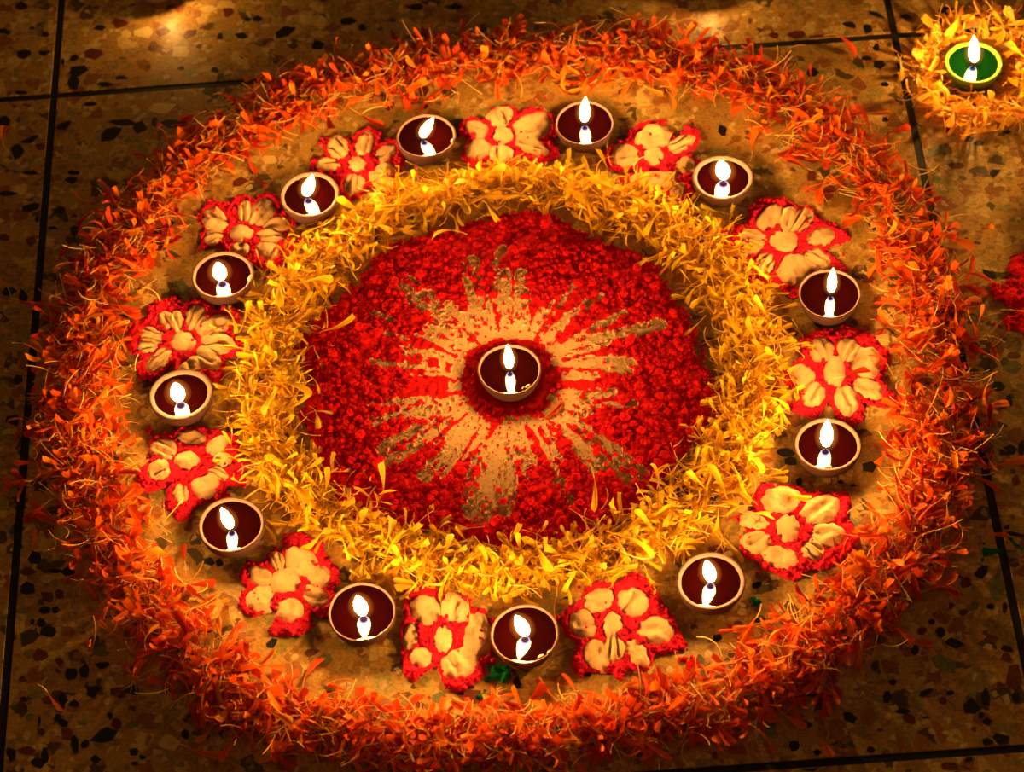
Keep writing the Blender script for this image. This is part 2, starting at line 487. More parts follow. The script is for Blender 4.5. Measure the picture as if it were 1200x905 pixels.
C0 = at(587, 446)
mandala = thing('powder_disc', 'large round disc of red powder with cream rays under the middle lamp', 'powder pattern', (C0[0], C0[1], 0))
RM = 0.158
st = 0.00105
ax = np.arange(-RM * 1.12, RM * 1.12, st)
X, Y = np.meshgrid(ax + C0[0], ax + C0[1], indexing='ij')
dx, dy = X - C0[0], Y - C0[1]
rr, th = np.hypot(dx, dy), np.arctan2(dy, dx)
wob = lambda s: vnoise(X, Y, s) - .5
edge = RM * (1 + .16 * (vnoise(np.cos(th) * .06, np.sin(th) * .06, .018) - .5)) + .010 * wob(.004)
CD = at(597, 447)
rd = np.hypot(X - CD[0], Y - CD[1])
td = np.arctan2(Y - CD[1], X - CD[0])
RAYS = [  # inner pixel, outer pixel, half width (pixels) at each
    (600, 500, 572, 592, 9, 32), (588, 508, 566, 560, 8, 22), (636, 500, 664, 592, 9, 9), (628, 500, 640, 540, 9, 15), (614, 497, 618, 560, 8, 6),
    (652, 486, 742, 560, 9, 17), (660, 500, 700, 548, 5, 12), (650, 469, 716, 463, 8, 7), (660, 480, 742, 478, 4, 4),
    (655, 424, 733, 433, 9, 13), (650, 412, 772, 385, 8, 9), (656, 408, 730, 372, 5, 5), (640, 392, 704, 352, 7, 6), (628, 388, 670, 340, 6, 4),
    (610, 390, 610, 325, 12, 8), (598, 392, 592, 322, 10, 6), (574, 392, 588, 330, 8, 7), (566, 400, 552, 312, 7, 11), (578, 318, 590, 296, 3, 6),
    (552, 392, 528, 362, 7, 7), (545, 402, 482, 340, 5, 17), (542, 402, 500, 388, 6, 5), (545, 410, 452, 392, 8, 6), (440, 372, 458, 378, 5, 4),
    (540, 420, 448, 415, 6, 5), (540, 432, 436, 428, 6, 5), (540, 440, 470, 447, 5, 4), (538, 456, 442, 456, 7, 8), (545, 470, 436, 476, 5, 5),
    (540, 478, 432, 494, 8, 11), (545, 486, 462, 532, 12, 20), (560, 500, 500, 560, 8, 11), (572, 505, 520, 560, 5, 5), (556, 492, 528, 514, 7, 9)]
warp = .0034 * wob(.005) + .0022 * wob(.0022)
best = np.full(X.shape, 9.0)
which = np.full(X.shape, -1)
for q, (x0, y0, x1, y1, w0, w1) in enumerate(RAYS):
    a, b = at(x0, y0), at(x1, y1)
    k = metre_per_px((x0 + x1) / 2, (y0 + y1) / 2)
    ab = b - a
    t = ((X - a[0]) * ab[0] + (Y - a[1]) * ab[1]) / (ab[0] ** 2 + ab[1] ** 2)
    tc = np.clip(t, 0, 1)
    d = np.hypot(X - a[0] - tc * ab[0], Y - a[1] - tc * ab[1]) - (w0 + (w1 - w0) * tc) * k * 1.0 + warp
    upd = d < best
    best = np.where(upd, d, best)
    which = np.where(upd, q, which)
streak = vnoise(np.cos(td) * .035, np.sin(td) * .035, .0034) * .65 + vnoise(X, Y, .003) * .35
inner = (rd > .040) & (rd < .083) & (streak > .46 + .30 * smoothstep(.05, .085, rd))
stripe = .7 * vnoise(np.cos(td) * .05, np.sin(td) * .05, .0026) + .3 * vnoise(X, Y, .0045)
speck = vnoise(X, Y, .0021) > .76
cream = ((best < 0) | inner) & ~(speck & (vnoise(X, Y, .02) > .42)) & (rr < edge - .006) & ~((stripe > .66) & (which != 0) & (which != 10) & (rd > .045)) & (rd > .036 + .006 * wob(.006))
fade = smoothstep(0, .014, edge - rr)
Z_red = .0012 + fade * (.0007 + .0024 * vnoise(X, Y, .013) * smoothstep(.04, .12, rr) + .0017 * vnoise(X, Y, .0042) + .0012 * vnoise(X, Y, .0021))
Z_cr = .0026 + .0003 * smoothstep(0, .006, -best) + .00022 * vnoise(X, Y, .0031) + .0004 * vnoise(X, Y, .021)
Z = np.where(cream, Z_cr, Z_red)
Z = np.where(rd < .027, .0010, Z)
F = grid_faces(*X.shape)
inside = (rr < edge).ravel()
keep = inside[F].all(1)
F = F[keep]
fc = cream.ravel()[F].sum(1) >= 2
part_of('red_powder', X, Y, Z, F[~fc], MAT['red'], mandala, C0)
wf = np.where(best < .0, which, -1).ravel()[F[:, 0]]
for q in range(len(RAYS)):
    s = fc & (wf == q)
    if s.sum() > 40:
        part_of('cream_ray', X, Y, Z, F[s], MAT['cream'], mandala, C0)
    else:
        wf = np.where(s, -1, wf)
tag(part_of('cream_dusting', X, Y, Z, F[fc & (wf < 0)], MAT['cream'], mandala, C0), kind='stuff')
# lumps of red powder over the disc: many in the rim, few over the cream
n = 26000
p = rng.uniform(-RM * 1.03, RM * 1.03, (n, 2))
ii = np.clip(((p + RM * 1.12) / st).astype(int), 0, len(ax) - 1)
rp = np.hypot(p[:, 0], p[:, 1])
prob = np.where(cream[ii[:, 0], ii[:, 1]], .085, .10 + .42 * smoothstep(.055, .12, rp))
prob *= (rp < edge[ii[:, 0], ii[:, 1]] - .001) * (.3 + 1.2 * vnoise(p[:, 0], p[:, 1], .016)) * (np.hypot(p[:, 0] + C0[0] - CD[0], p[:, 1] + C0[1] - CD[1]) > .028)
s = rng.random(n) < prob
p, ii = p[s], ii[s]
size = np.clip(rng.lognormal(-6.95, .48, len(p)), .0005, .0042)
zz = Z[ii[:, 0], ii[:, 1]] + size * .35
big = rng.uniform(-RM, RM, (420, 2))
bi = np.clip(((big + RM * 1.12) / st).astype(int), 0, len(ax) - 1)
ok = ~cream[bi[:, 0], bi[:, 1]] & (np.hypot(big[:, 0], big[:, 1]) > .07) & (np.hypot(big[:, 0], big[:, 1]) < edge[bi[:, 0], bi[:, 1]] - .006)
big, bi = big[ok], bi[ok]
bs = rng.uniform(.0026, .0050, len(big))
p = np.r_[p, big]
size = np.r_[size, bs]
zz = np.r_[zz, Z[bi[:, 0], bi[:, 1]] - bs * .15]
V, F_ = clumps(np.c_[p, zz], size, 3)
tag(obj('powder_lumps', mesh('powder_lumps', V, F_, MAT['red'], True), mandala), kind='stuff')

g = rng.uniform(-RM, RM, (30000, 2))
gi = np.clip(((g + RM * 1.12) / st).astype(int), 0, len(ax) - 1)
g = g[cream[gi[:, 0], gi[:, 1]] & (rng.random(len(g)) < .55)]
gi = np.clip(((g + RM * 1.12) / st).astype(int), 0, len(ax) - 1)
gs = rng.uniform(.0003, .00075, len(g))
V, F_ = clumps(np.c_[g, Z[gi[:, 0], gi[:, 1]] + gs * .2], gs, 4)
tag(obj('cream_grains', mesh('cream_grains', V, F_, MAT['cream'], True), mandala), kind='stuff')

# ------------------------------------------------------------------ twelve small powder flowers between the lamps
FLOWERS = [
    ('at upper left, between the ten and eleven o\'clock lamps', (350, 120), (515, 540, 75, 60), '340,390,95,85 590,350,100,75 780,440,90,60 770,585,85,60 740,690,120,70 480,720,90,80 250,545,100,50'),
    ('at the top of the ring, between the two topmost lamps', (520, 100), (525, 435, 78, 72), '500,265,80,105 800,350,150,115 790,540,140,70 505,605,80,95 300,560,100,80 290,380,100,65'),
    ('at upper right, with a long crescent petal below its middle', (700, 120), (505, 470, 82, 78), '490,290,90,150 750,360,110,62 235,470,115,92 500,680,70,190 710,770,70,75 790,555,90,60'),
    ('at the ring\'s left upper side, red lump above', (215, 210), (510, 470, 95, 66), '270,355,110,95 255,510,75,60 540,270,80,60 700,275,130,85 830,400,120,60 780,500,120,50 750,620,95,90 500,615,60,80'),
    ('at the ring\'s right upper side, wide pink edge', (850, 225), (520, 425, 112, 82), '390,210,80,125 560,220,95,70 680,235,110,85 850,390,120,75 240,390,110,58 230,500,100,52 340,640,90,80 610,690,130,130 820,605,130,80'),
    ('at the ring\'s left, many petals round its middle', (145, 345), (520, 410, 105, 85), '370,220,75,65 460,220,80,55 640,190,100,85 820,270,150,75 850,430,140,85 750,570,110,90 590,640,70,100 300,580,125,70 240,360,100,70 200,450,80,55'),
    ('at the right of the ring, with a tall oblong middle', (905, 380), (550, 410, 85, 120), '430,215,90,110 680,210,100,90 840,330,125,130 860,570,130,82 660,680,130,90 360,630,110,85 270,450,95,95'),
    ('at the ring\'s left lower side, red smeared wide', (145, 490), (565, 370, 102, 70), '350,260,110,80 600,160,60,110 840,230,110,70 880,370,80,60 840,490,90,45 730,600,100,110 500,670,80,70 300,460,90,90'),
    ('at the ring\'s right lower side, yellow stained', (850, 555), (550, 480, 95, 112), '500,220,110,150 240,410,120,60 270,610,110,100 480,740,95,140 780,680,100,85 920,540,130,100 860,310,150,115'),
    ('at the ring\'s lower left, a large round middle', (265, 620), (530, 450, 126, 102), '670,270,110,140 450,270,70,60 830,415,95,90 800,600,110,85 570,720,100,115 290,610,130,95 290,410,100,70'),
    ('just left of the lowest lamp, its middle half red', (445, 685), (560, 480, 70, 105), '400,210,120,120 660,200,110,120 880,440,110,175 710,700,120,150 360,640,90,85 265,455,65,110'),
    ('just right of the lowest lamp, with fan-grooved petals', (660, 670), (440, 470, 80, 112), '310,240,90,130 620,250,115,130 165,460,110,110 300,740,110,120 450,690,110,70 660,720,130,80 830,520,150,110'),
]
CS = 1131 / 150.0


def mound(c, A, B, height, style, seed):
    """A thumbed mound of powder: polar grid over the ellipse A, B; A points away from the flower's middle."""
    r = np.random.default_rng(seed)
    nr, nt = 17, 52
    rho = np.linspace(0, 1, nr) ** .85
    t = np.linspace(0, 2 * math.pi, nt, endpoint=False)
    R, T = np.meshgrid(rho, t, indexing='ij')
    ph = r.uniform(0, 6.28, 3)
    shape = 1 + .09 * np.sin(2 * T + ph[0]) * (style != 'round') + .05 * np.sin(3 * T + ph[1]) + .03 * np.sin(7 * T + ph[2]) + .26 * (vnoise(np.cos(T) + 3 * seed, np.sin(T), .30) - .5) * R
    U, Vv = R * np.cos(T), R * np.sin(T)
    x = c[0] + shape * (U * A[0] + Vv * B[0])
    y = c[1] + shape * (U * A[1] + Vv * B[1])
    h = (1 - R ** 2.6) ** .72
    if style == 'groove':
        v0 = r.uniform(-.25, .25)
        h *= 1 - .62 * np.exp(-((Vv - v0 - .15 * U) / .24) ** 2) * smoothstep(.75, .35, U) * smoothstep(-1.3, -.8, U)
    elif style == 'two':
        for v0 in (-.32, .34):
            h *= 1 - .5 * np.exp(-((Vv - v0 * (1 + .3 * U)) / .17) ** 2) * smoothstep(.8, .4, U)
    elif style == 'cup':
        h *= 1 - .66 * np.exp(-(((U + .35) / .55) ** 2 + (Vv / .38) ** 2))
    elif style == 'slope':
        h *= .72 + .28 * U
    z = height * h * (1 + .5 * (vnoise(x, y, .0075) - .5)) + (.0006 * (vnoise(x, y, .0016) - .5) + .0005 * (vnoise(x, y, .003) - .5)) * (R < .97)
    z = np.maximum(z, .0004)
    v = np.stack([x, y, z], -1)
    ring = np.arange(nt)
    f = []
    for k in range(1, nr - 1):
        a, b = k * nt + ring, k * nt + np.roll(ring, -1)
        f.append(np.stack([a, a + nt, b + nt, b], -1))
    quads = np.concatenate(f)
    tris = [(0, nt + i, nt + (i + 1) % nt) for i in range(nt)]
    vv = v.reshape(-1, 3)
    return vv, [tuple(q) for q in quads.tolist()] + tris


PATCH = np.zeros((0, 3))
for fi, (where, (ox, oy), mid, ps) in enumerate(FLOWERS):
    ctr = at(ox + mid[0] / CS, oy + mid[1] / CS)
    fl = thing('powder_flower', 'cream and red powder flower ' + where, 'powder pattern', (ctr[0], ctr[1], 0), 'powder flowers between the ring lamps')
    ells = []
    items = [(mid[0], mid[1], mid[2], mid[3], True)] + [tuple(float(q) for q in s.split(',')) + (False,) for s in ps.split()]
    for k, (x, y, a, b, is_mid) in enumerate(items):
        px, py = ox + x / CS, oy + y / CS
        d = np.array([x - mid[0], y - mid[1]]) if not is_mid else np.array([1.0, 0])
        d = d / np.hypot(*d)
        if is_mid:
            A, B = at(px + a / CS, py, .003) - at(px, py, .003), at(px, py - b / CS, .003) - at(px, py, .003)
        else:
            A = at(px + d[0] * a / CS, py + d[1] * a / CS, .003) - at(px, py, .003)
            B = at(px - d[1] * b / CS, py + d[0] * b / CS, .003) - at(px, py, .003)
        if A[0] * B[1] - A[1] * B[0] < 0:
            B = -B
        c = at(px - d[0] * a / CS * .10 * (not is_mid), py - d[1] * a / CS * .10 * (not is_mid), .003)
        rs = np.random.default_rng(fi * 31 + k)
        if is_mid:
            style = 'round'
        else:
            style = rs.choice(['groove', 'cup', 'two', 'slope', 'groove'])
            if b > a * 1.25:
                style = rs.choice(['groove', 'cup'])
        v, f = mound(c - ctr, A * 1.26, B * 1.26, rs.uniform(.0052, .0068) * (.85 if is_mid else 1), style, fi * 17 + k)
        obj('flower_middle' if is_mid else 'powder_petal', mesh('powder_petal', v, f, MAT['cream']), fl)
        ells.append((c, A * 1.18, B * 1.18))
    st2 = .0010
    P = np.array([e[0][:2] for e in ells])
    lo, hi = P.min(0) - .034, P.max(0) + .034
    gx, gy = np.meshgrid(np.arange(lo[0], hi[0], st2), np.arange(lo[1], hi[1], st2), indexing='ij')
    dist = np.full(gx.shape, 9.0)
    for (c, A, B) in ells:
        det = A[0] * B[1] - A[1] * B[0]
        ex, ey = gx - c[0], gy - c[1]
        u, v = (ex * B[1] - ey * B[0]) / det, (-ex * A[1] + ey * A[0]) / det
        q = np.hypot(u, v)
        dist = np.minimum(dist, (q - 1) * np.sqrt((A[0] ** 2 + A[1] ** 2 + B[0] ** 2 + B[1] ** 2) / 2))
    border = .0012 + .0125 * vnoise(gx, gy, .016) ** 1.6 + .0024 * (vnoise(gx, gy, .003) - .5)
    dc = np.hypot(gx - ctr[0], gy - ctr[1])
    inb = (dist < border) | (dc < .024)
    e_ = np.maximum(border - dist, .002 * (dc < .02))
    gz = .0004 + smoothstep(-.001, .004, e_) * (.25 + .75 * smoothstep(-.0012, .0006, dist)) * (.0012 + .0020 * vnoise(gx, gy, .0046) + .0014 * vnoise(gx, gy, .0021))
    Fb = grid_faces(*gx.shape)
    Fb = Fb[inb.ravel()[Fb].all(1)]
    part_of('red_border', gx, gy, gz, Fb, MAT['pink'], fl, ctr)
    n = 3600
    pi = np.c_[rng.integers(0, gx.shape[0], n), rng.integers(0, gx.shape[1], n)]
    dd = dist[pi[:, 0], pi[:, 1]]
    keep = (inb[pi[:, 0], pi[:, 1]] & (dd > -.0008) & (rng.random(n) < .42)) | ((dd > 0) & (dd < .018) & (rng.random(n) < .012)) | ((dd < 0) & (rng.random(n) < .006))
    pi = pi[keep]
    size = np.clip(rng.lognormal(-6.95, .4, len(pi)), .0005, .0032)
    dd = dist[pi[:, 0], pi[:, 1]]
    z0 = np.where(inb[pi[:, 0], pi[:, 1]], gz[pi[:, 0], pi[:, 1]], 0) + np.where(dd < -.001, .004, 0)
    V, F_ = clumps(np.c_[gx[pi[:, 0], pi[:, 1]] - ctr[0], gy[pi[:, 0], pi[:, 1]] - ctr[1], z0 + size * .4], size, fi)
    tag(obj('powder_lumps', mesh('powder_lumps', V, F_, MAT['pink']), fl), kind='stuff')


def powder_patch(name, label, pts, height, m, seed, lumps=150, base=.0006):
    """A loose patch of powder: union of discs (pixel x, y, radius in pixels)."""
    ds = [(at(x, y), r * metre_per_px(x, y)) for (x, y, r) in pts]
    P = np.array([d[0][:2] for d in ds])
    o = P.mean(0)
    mr = max(d[1] for d in ds) * 1.4
    lo, hi = P.min(0) - mr, P.max(0) + mr
    gx, gy = np.meshgrid(np.arange(lo[0], hi[0], .0011), np.arange(lo[1], hi[1], .0011), indexing='ij')
    dist = np.min([np.hypot(gx - c[0], gy - c[1]) - r for c, r in ds], 0)
    e_ = -(dist + .016 * (vnoise(gx, gy, .009) - .5) + .006 * (vnoise(gx, gy, .003) - .5))
    gz = base + smoothstep(0, .006, e_) * height * (.4 + .6 * vnoise(gx, gy, .006) + .35 * vnoise(gx, gy, .0024))
    Fb = grid_faces(*gx.shape)
    Fb = Fb[(e_ > 0).ravel()[Fb].all(1)]
    root = thing(name, label, 'powder', (o[0], o[1], 0))
    part_of('powder_bed', gx, gy, gz, Fb, m, root, o)
    r = np.random.default_rng(seed)
    n = lumps * 12
    pi = np.c_[r.integers(0, gx.shape[0], n), r.integers(0, gx.shape[1], n)]
    pi = pi[e_[pi[:, 0], pi[:, 1]] > -.003][:lumps]
    size = np.clip(r.lognormal(-6.9, .45, len(pi)), .0005, .004)
    V, F_ = clumps(np.c_[gx[pi[:, 0], pi[:, 1]] - o[0], gy[pi[:, 0], pi[:, 1]] - o[1], np.where(e_ > 0, gz, 0)[pi[:, 0], pi[:, 1]] + size * .4], size, seed)
    tag(obj('powder_lumps', mesh('powder_lumps', V, F_, m), root), kind='stuff')


powder_patch('red_powder_patch', 'patch of dark red powder cut by the right edge of the picture', [(1198, 345, 28), (1215, 320, 30), (1186, 378, 16), (1225, 370, 34)], .003, MAT['red'], 71, 260)
powder_patch('green_powder', 'pinch of green powder just below the lowest lamp', [(580, 792, 7), (567, 811, 3), (588, 788, 5)], .001, MAT['green'], 72, 14)
powder_patch('green_powder', 'pinch of green powder beside the black joint at the right', [(1156, 648, 7), (1152, 640, 4), (1188, 640, 4)], .001, MAT['green'], 73, 14)
powder_patch('green_powder', 'pinch of green powder right of the five o\'clock lamp', [(880, 710, 4), (884, 704, 3)], .0008, MAT['green'], 74, 8)
powder_patch('spilled_red_powder', 'small spill of red powder below the five o\'clock lamp', [(876, 757, 5), (822, 777, 5), (806, 785, 4)], .0008, MAT['red'], 75, 30)

# ------------------------------------------------------------------ clay lamps
CUP_H, CUP_R = 0.0170, 0.0240
CUP = [(0.0002, 0), (.0165, 0), (.0186, .0012), (.0205, .0045), (.0226, .0100), (.0237, .0145), (.0240, .0160), (.0237, .0168), (.0230, .0171), (.0223, .0168), (.0219, .0158), (.0214, .0120), (.0185, .0060), (.0002, .0045)]
WAX_Z = .0150


def make_lamp(label, rim, flame, rim_extra=1.0, tilt=(0, 0), clay='clay', wax='wax', drips=(), seed=0, group=None, flame_d=(0, 0)):
    """rim: pixel of the middle of the cup's mouth; flame: base x, y, tip x, y, width in pixels."""
    r = np.random.default_rng(seed)
    p = at(rim[0], rim[1], CUP_H)
    root = thing('clay_lamp', label, 'lamp', (p[0], p[1], .0003 if not group == 'x' else 0), group)
    ph = r.uniform(0, 6.28, 4)
    wob = lambda t, z: 1 + .012 * math.sin(2 * t + ph[0]) + .008 * math.sin(3 * t + ph[1]) + .004 * math.sin(9 * t + ph[2] + z * 300)
    prof = []
    for (q, z) in CUP:
        if z > .0150 and q < .0238:
            q = .0238 - (.0238 - q) * rim_extra
        prof.append((q, z))
    prof = [(q if not (q < .0220 and z < .0160 and i > 9) else q - (rim_extra - 1) * .0017, z) for i, (q, z) in enumerate(prof)]
    v, f = lathe(prof, 44, wob)
    cup = obj('cup', mesh('cup', v, f, MAT[clay]), root)
    wr = .0238 - (.0238 - .0219) * rim_extra + .0004
    v, f = lathe([(wr, WAX_Z + .0005), (wr - .0008, WAX_Z + .0001), (wr - .0025, WAX_Z), (.012, WAX_Z), (.0003, WAX_Z)], 44, wob)
    f.append(tuple(range(4 * 44, 5 * 44)))
    obj('wax', mesh('wax', v, f, MAT[wax]), root)
    bx, by, tx, ty, w = flame
    k = metre_per_px(bx, by)
    zb = WAX_Z + .0034
    b = at(bx, by, zb) - np.array([p[0], p[1], 0])
    up = -CAM_R[:, 1] * 0 + np.array([0, 0, 1.0])
    upx = math.hypot(CAM_R[2, 1], 0)                     # what a metre of height shows as, against a metre across
    dirx = at(bx + 10, by, zb) - at(bx - 10, by, zb)
    dirx /= np.linalg.norm(dirx)
    lean = (tx - bx) * k
    height = max((by - ty) * k / (upx * .97), .010)
    wid = w * k / 2
    # wick
    wb = np.array([b[0], b[1], WAX_Z - .002])
    wt = np.array([b[0], b[1], zb + .0022])
    th = np.linspace(0, 6.283, 8, endpoint=False)
    v, f = [], []
    for s in range(5):
        q = wb + (wt - wb) * s / 4 + dirx * .0005 * math.sin(s * 1.1 + ph[3])
        rad = .0007 if s < 4 else .0004
        v += [tuple(q + np.array([rad * math.cos(a), rad * math.sin(a), 0])) for a in th]
    for s in range(4):
        f += [(s * 8 + i, s * 8 + (i + 1) % 8, s * 8 + 8 + (i + 1) % 8, s * 8 + 8 + i) for i in range(8)]
    f.append(tuple(range(32, 40)))
    obj('wick', mesh('wick', v, f, MAT['wick']), root)
    # flame: a leaning teardrop; around it added glowing shells that stand in for lens bloom
    def drop(scale, z_add, nz=14, nt=14):
        v, f, hh = [], [], []
        for s in range(nz):
            t = s / (nz - 1)
            rad = wid * scale * (math.sin(math.pi * min(1, t ** .72)) ** .75 * (1 - .25 * t) + (.10 if s in (1,) else 0)) * 1.06
            if s in (0, nz - 1):
                rad = .00005
            c = b + dirx * lean * (t ** 1.3) + up * (height * (t * (1 + z_add) - z_add * .35))
            for a in np.linspace(0, 6.283185, nt, endpoint=False):
                v.append(tuple(c + np.array([rad * math.cos(a), rad * math.sin(a), 0])))
                hh.append(t)
        for s in range(nz - 1):
            for i in range(nt):
                f.append((s * nt + i, s * nt + (i + 1) % nt, (s + 1) * nt + (i + 1) % nt, (s + 1) * nt + i))
        return v, f, hh
    v, f, hh = drop(1, 0)
    fl = obj('flame', mesh('flame', v, f, MAT['flame'], attr={'height': hh}), root)
    for sc_, za in ((1.28, .07), (1.6, .14), (2.0, .24)):
        v, f, hh = drop(sc_, za)
        obj('bloom_shell', mesh('bloom_shell', v, f, MAT['bloom']), fl)
    for (ang, rad, size, zz) in drips:
        a = math.radians(ang)
        q = np.array([[rad * math.cos(a), rad * math.sin(a), zz]])
        bm = bmesh.new()
        bmesh.ops.create_icosphere(bm, subdivisions=2, radius=size)
        for vv in bm.verts:
            x, y = vv.co.x * .75, vv.co.y * 1.5
            vv.co = Vector((x * math.cos(a) - y * math.sin(a) + q[0][0], x * math.sin(a) + y * math.cos(a) + q[0][1], vv.co.z * .6 + zz))
        me = bpy.data.meshes.new('wax_drip')
        bm.to_mesh(me)
        bm.free()
        me.materials.append(MAT['drip'])
        me.polygons.foreach_set('use_smooth', np.full(len(me.polygons), True))
        obj('wax_drip', me, root)
    if tilt != (0, 0):
        root.rotation_euler = (math.radians(tilt[0]), math.radians(tilt[1]), 0)
        root.location.z += math.sin(math.radians(max(abs(tilt[0]), abs(tilt[1])))) * .0165
    return root


RING = 'lamps of the outer ring'
make_lamp('clay lamp with dark red wax at the very middle of the powder disc', (597, 433), (597, 431, 597, 406, 11.5), drips=[(-52, .0205, .0016, .0158), (-62, .0196, .0008, .0158)], seed=1)
LAMPS = [
    ('clay lamp of the ring at eleven o\'clock, its flame leaning right', (499, 159), (496, 160, 510, 142, 12), 1.0, [(-20, .0222, .0014, .017)]),
    ('clay lamp of the ring just right of twelve o\'clock, upright flame', (685, 144), (685, 142, 687, 119, 12), .8, []),
    ('clay lamp of the ring at one o\'clock, thick rim and round flame', (847, 208), (848, 208, 844, 191, 17), 1.5, []),
    ('clay lamp of the ring at ten o\'clock, flame leaning right', (363, 228), (360, 228, 370, 209, 14), 1.4, [(-30, .0222, .0012, .0172)]),
    ('clay lamp of the ring at half past nine, wax lump on its right rim', (261, 322), (259, 326, 259, 310, 16), 1.2, [(-15, .0222, .0024, .017)]),
    ('clay lamp of the ring at nine o\'clock, thick left rim and round flame', (212, 462), (210, 468, 210, 450, 17), 1.6, []),
    ('clay lamp of the ring at eight o\'clock, slim flame leaning left', (271, 615), (270, 618, 265, 595, 13), 1.2, []),
    ('clay lamp of the ring at seven o\'clock, bright drips on its right rim', (424, 717), (425, 719, 422, 697, 16), .8, [(-55, .0228, .0009, .017), (-45, .023, .0009, .017), (-85, .0228, .0009, .017)]),
    ('lowest clay lamp of the ring, flame leaning left and beads on its lower rim', (615, 743), (615, 743, 606, 720, 16), .9, [(-62, .0212, .0018, .0165), (-45, .0222, .0012, .017)]),
    ('clay lamp of the ring at five o\'clock, broad grainy rim', (833, 681), (833, 680, 827, 656, 15), 1.35, []),
    ('clay lamp of the ring at half past three, with a pale splinter in its wax', (970, 521), (968, 522, 967, 493, 15), 1.25, [(-96, .0190, .0020, .0152)]),
    ('clay lamp of the ring at half past two, tall thin flame', (972, 344), (974, 342, 974, 317, 11), .9, []),
]
for k, (label, rim, fl, rx, dr) in enumerate(LAMPS):
    make_lamp(label, rim, fl, rx, drips=dr, seed=20 + k, group=RING)
make_lamp('lime green clay lamp with green wax in its petal nest at upper right', (1141, 73), (1141, 72, 1137, 48, 13), 1.5, clay='limeclay', wax='greenwax', drips=[(-15, .0222, .0015, .017)], seed=50)
make_lamp('clay lamp cut off by the top edge of the picture, at the left', (180, -29), (188, -16, 189, -28, 5), 1.0, tilt=(11, 6), seed=51)
make_lamp('clay lamp cut off by the top edge of the picture, right of its middle', (828, -36), (832, -23, 831, -35, 5), 1.0, tilt=(11, 0), seed=52)
make_lamp('clay lamp beyond the right edge, by the dark red powder patch', (1254, 262), (1252, 262, 1251, 246, 9), 1.0, seed=53)

# ------------------------------------------------------------------ marigold petals
W_PROF = np.array([.10, .26, .52, .82, 1.0, .80])
S_POS = np.array([0, .18, .4, .64, .86, 1.0])


def florets(n, pos, yaw, pitch, roll, L, W, curl, bend, side, stalk, r, thick=.00032):
    """n ray florets: a strap that widens to a notched tip (6 x 3 points) on a thin bent stalk (4 rings of 3). Returns verts, quads, material ids."""
    ns = len(S_POS)
    ds = np.diff(S_POS, prepend=0)
    ang = bend[:, None] * S_POS[None] ** 1.2
    x = np.cumsum(np.cos(ang) * ds, 1) * L[:, None]
    z = np.cumsum(np.sin(ang) * ds, 1) * L[:, None]
    yb = side[:, None] * S_POS[None] ** 2 * L[:, None]
    V = np.zeros((n, ns, 3, 3))
    for c, v in enumerate((-1, 0, 1)):
        w = W[:, None] * W_PROF[None] / 2
        V[:, :, c, 0] = x + (0.07 * L[:, None] * (S_POS[None] > .99) * r.uniform(-1.3, .8, (n, 1)) if v else 0)
        V[:, :, c, 1] = yb + v * w * np.cos(curl[:, None] * .9)
        V[:, :, c, 2] = z + abs(v) * w * np.sin(curl[:, None])
    q = (np.arange(ns - 1)[:, None] * 3 + np.arange(2)[None]).ravel()
    fb = np.stack([q, q + 3, q + 4, q + 1], -1)
    t = np.array([0, .33, .67, 1.0])
    sb = r.uniform(-.9, .9, n)
    sv = r.uniform(-.6, .6, n)
    cx = -t[None] * stalk[:, None]
    cy = sb[:, None] * t[None] ** 2 * stalk[:, None] * .6
    cz = sv[:, None] * t[None] ** 2 * stalk[:, None] * .6
    S = np.zeros((n, 4, 3, 3))
    for c in range(3):
        a = c * 2.094
        S[:, :, c, 0] = cx
        S[:, :, c, 1] = cy + math.cos(a) * thick
        S[:, :, c, 2] = cz + math.sin(a) * thick
    k = np.arange(3)
    fs = np.concatenate([np.stack([j * 3 + k, j * 3 + (k + 1) % 3, j * 3 + 3 + (k + 1) % 3, j * 3 + 3 + k], -1) for j in range(3)]) + ns * 3
    P = np.concatenate([V.reshape(n, -1, 3), S.reshape(n, -1, 3)], 1)
    cr, sr = np.cos(roll)[:, None], np.sin(roll)[:, None]
    P = np.stack([P[..., 0], P[..., 1] * cr - P[..., 2] * sr, P[..., 1] * sr + P[..., 2] * cr], -1)
    cp, sp = np.cos(pitch)[:, None], np.sin(pitch)[:, None]
    P = np.stack([P[..., 0] * cp - P[..., 2] * sp, P[..., 1], P[..., 0] * sp + P[..., 2] * cp], -1)
    cy_, sy_ = np.cos(yaw)[:, None], np.sin(yaw)[:, None]
    P = np.stack([P[..., 0] * cy_ - P[..., 1] * sy_, P[..., 0] * sy_ + P[..., 1] * cy_, P[..., 2]], -1)
    P = P + pos[:, None]
    low = P[..., 2].min(1)
    P[..., 2] += np.maximum(.0007 - low, 0)[:, None]
    m = P.shape[1]
    f = np.concatenate([fb, fs])
    F = (f[None] + m * np.arange(n)[:, None, None]).reshape(-1, 4)
    mi = np.tile(np.r_[np.zeros(len(fb)), np.ones(len(fs))], n)
    return P.reshape(-1, 3), F, mi, m


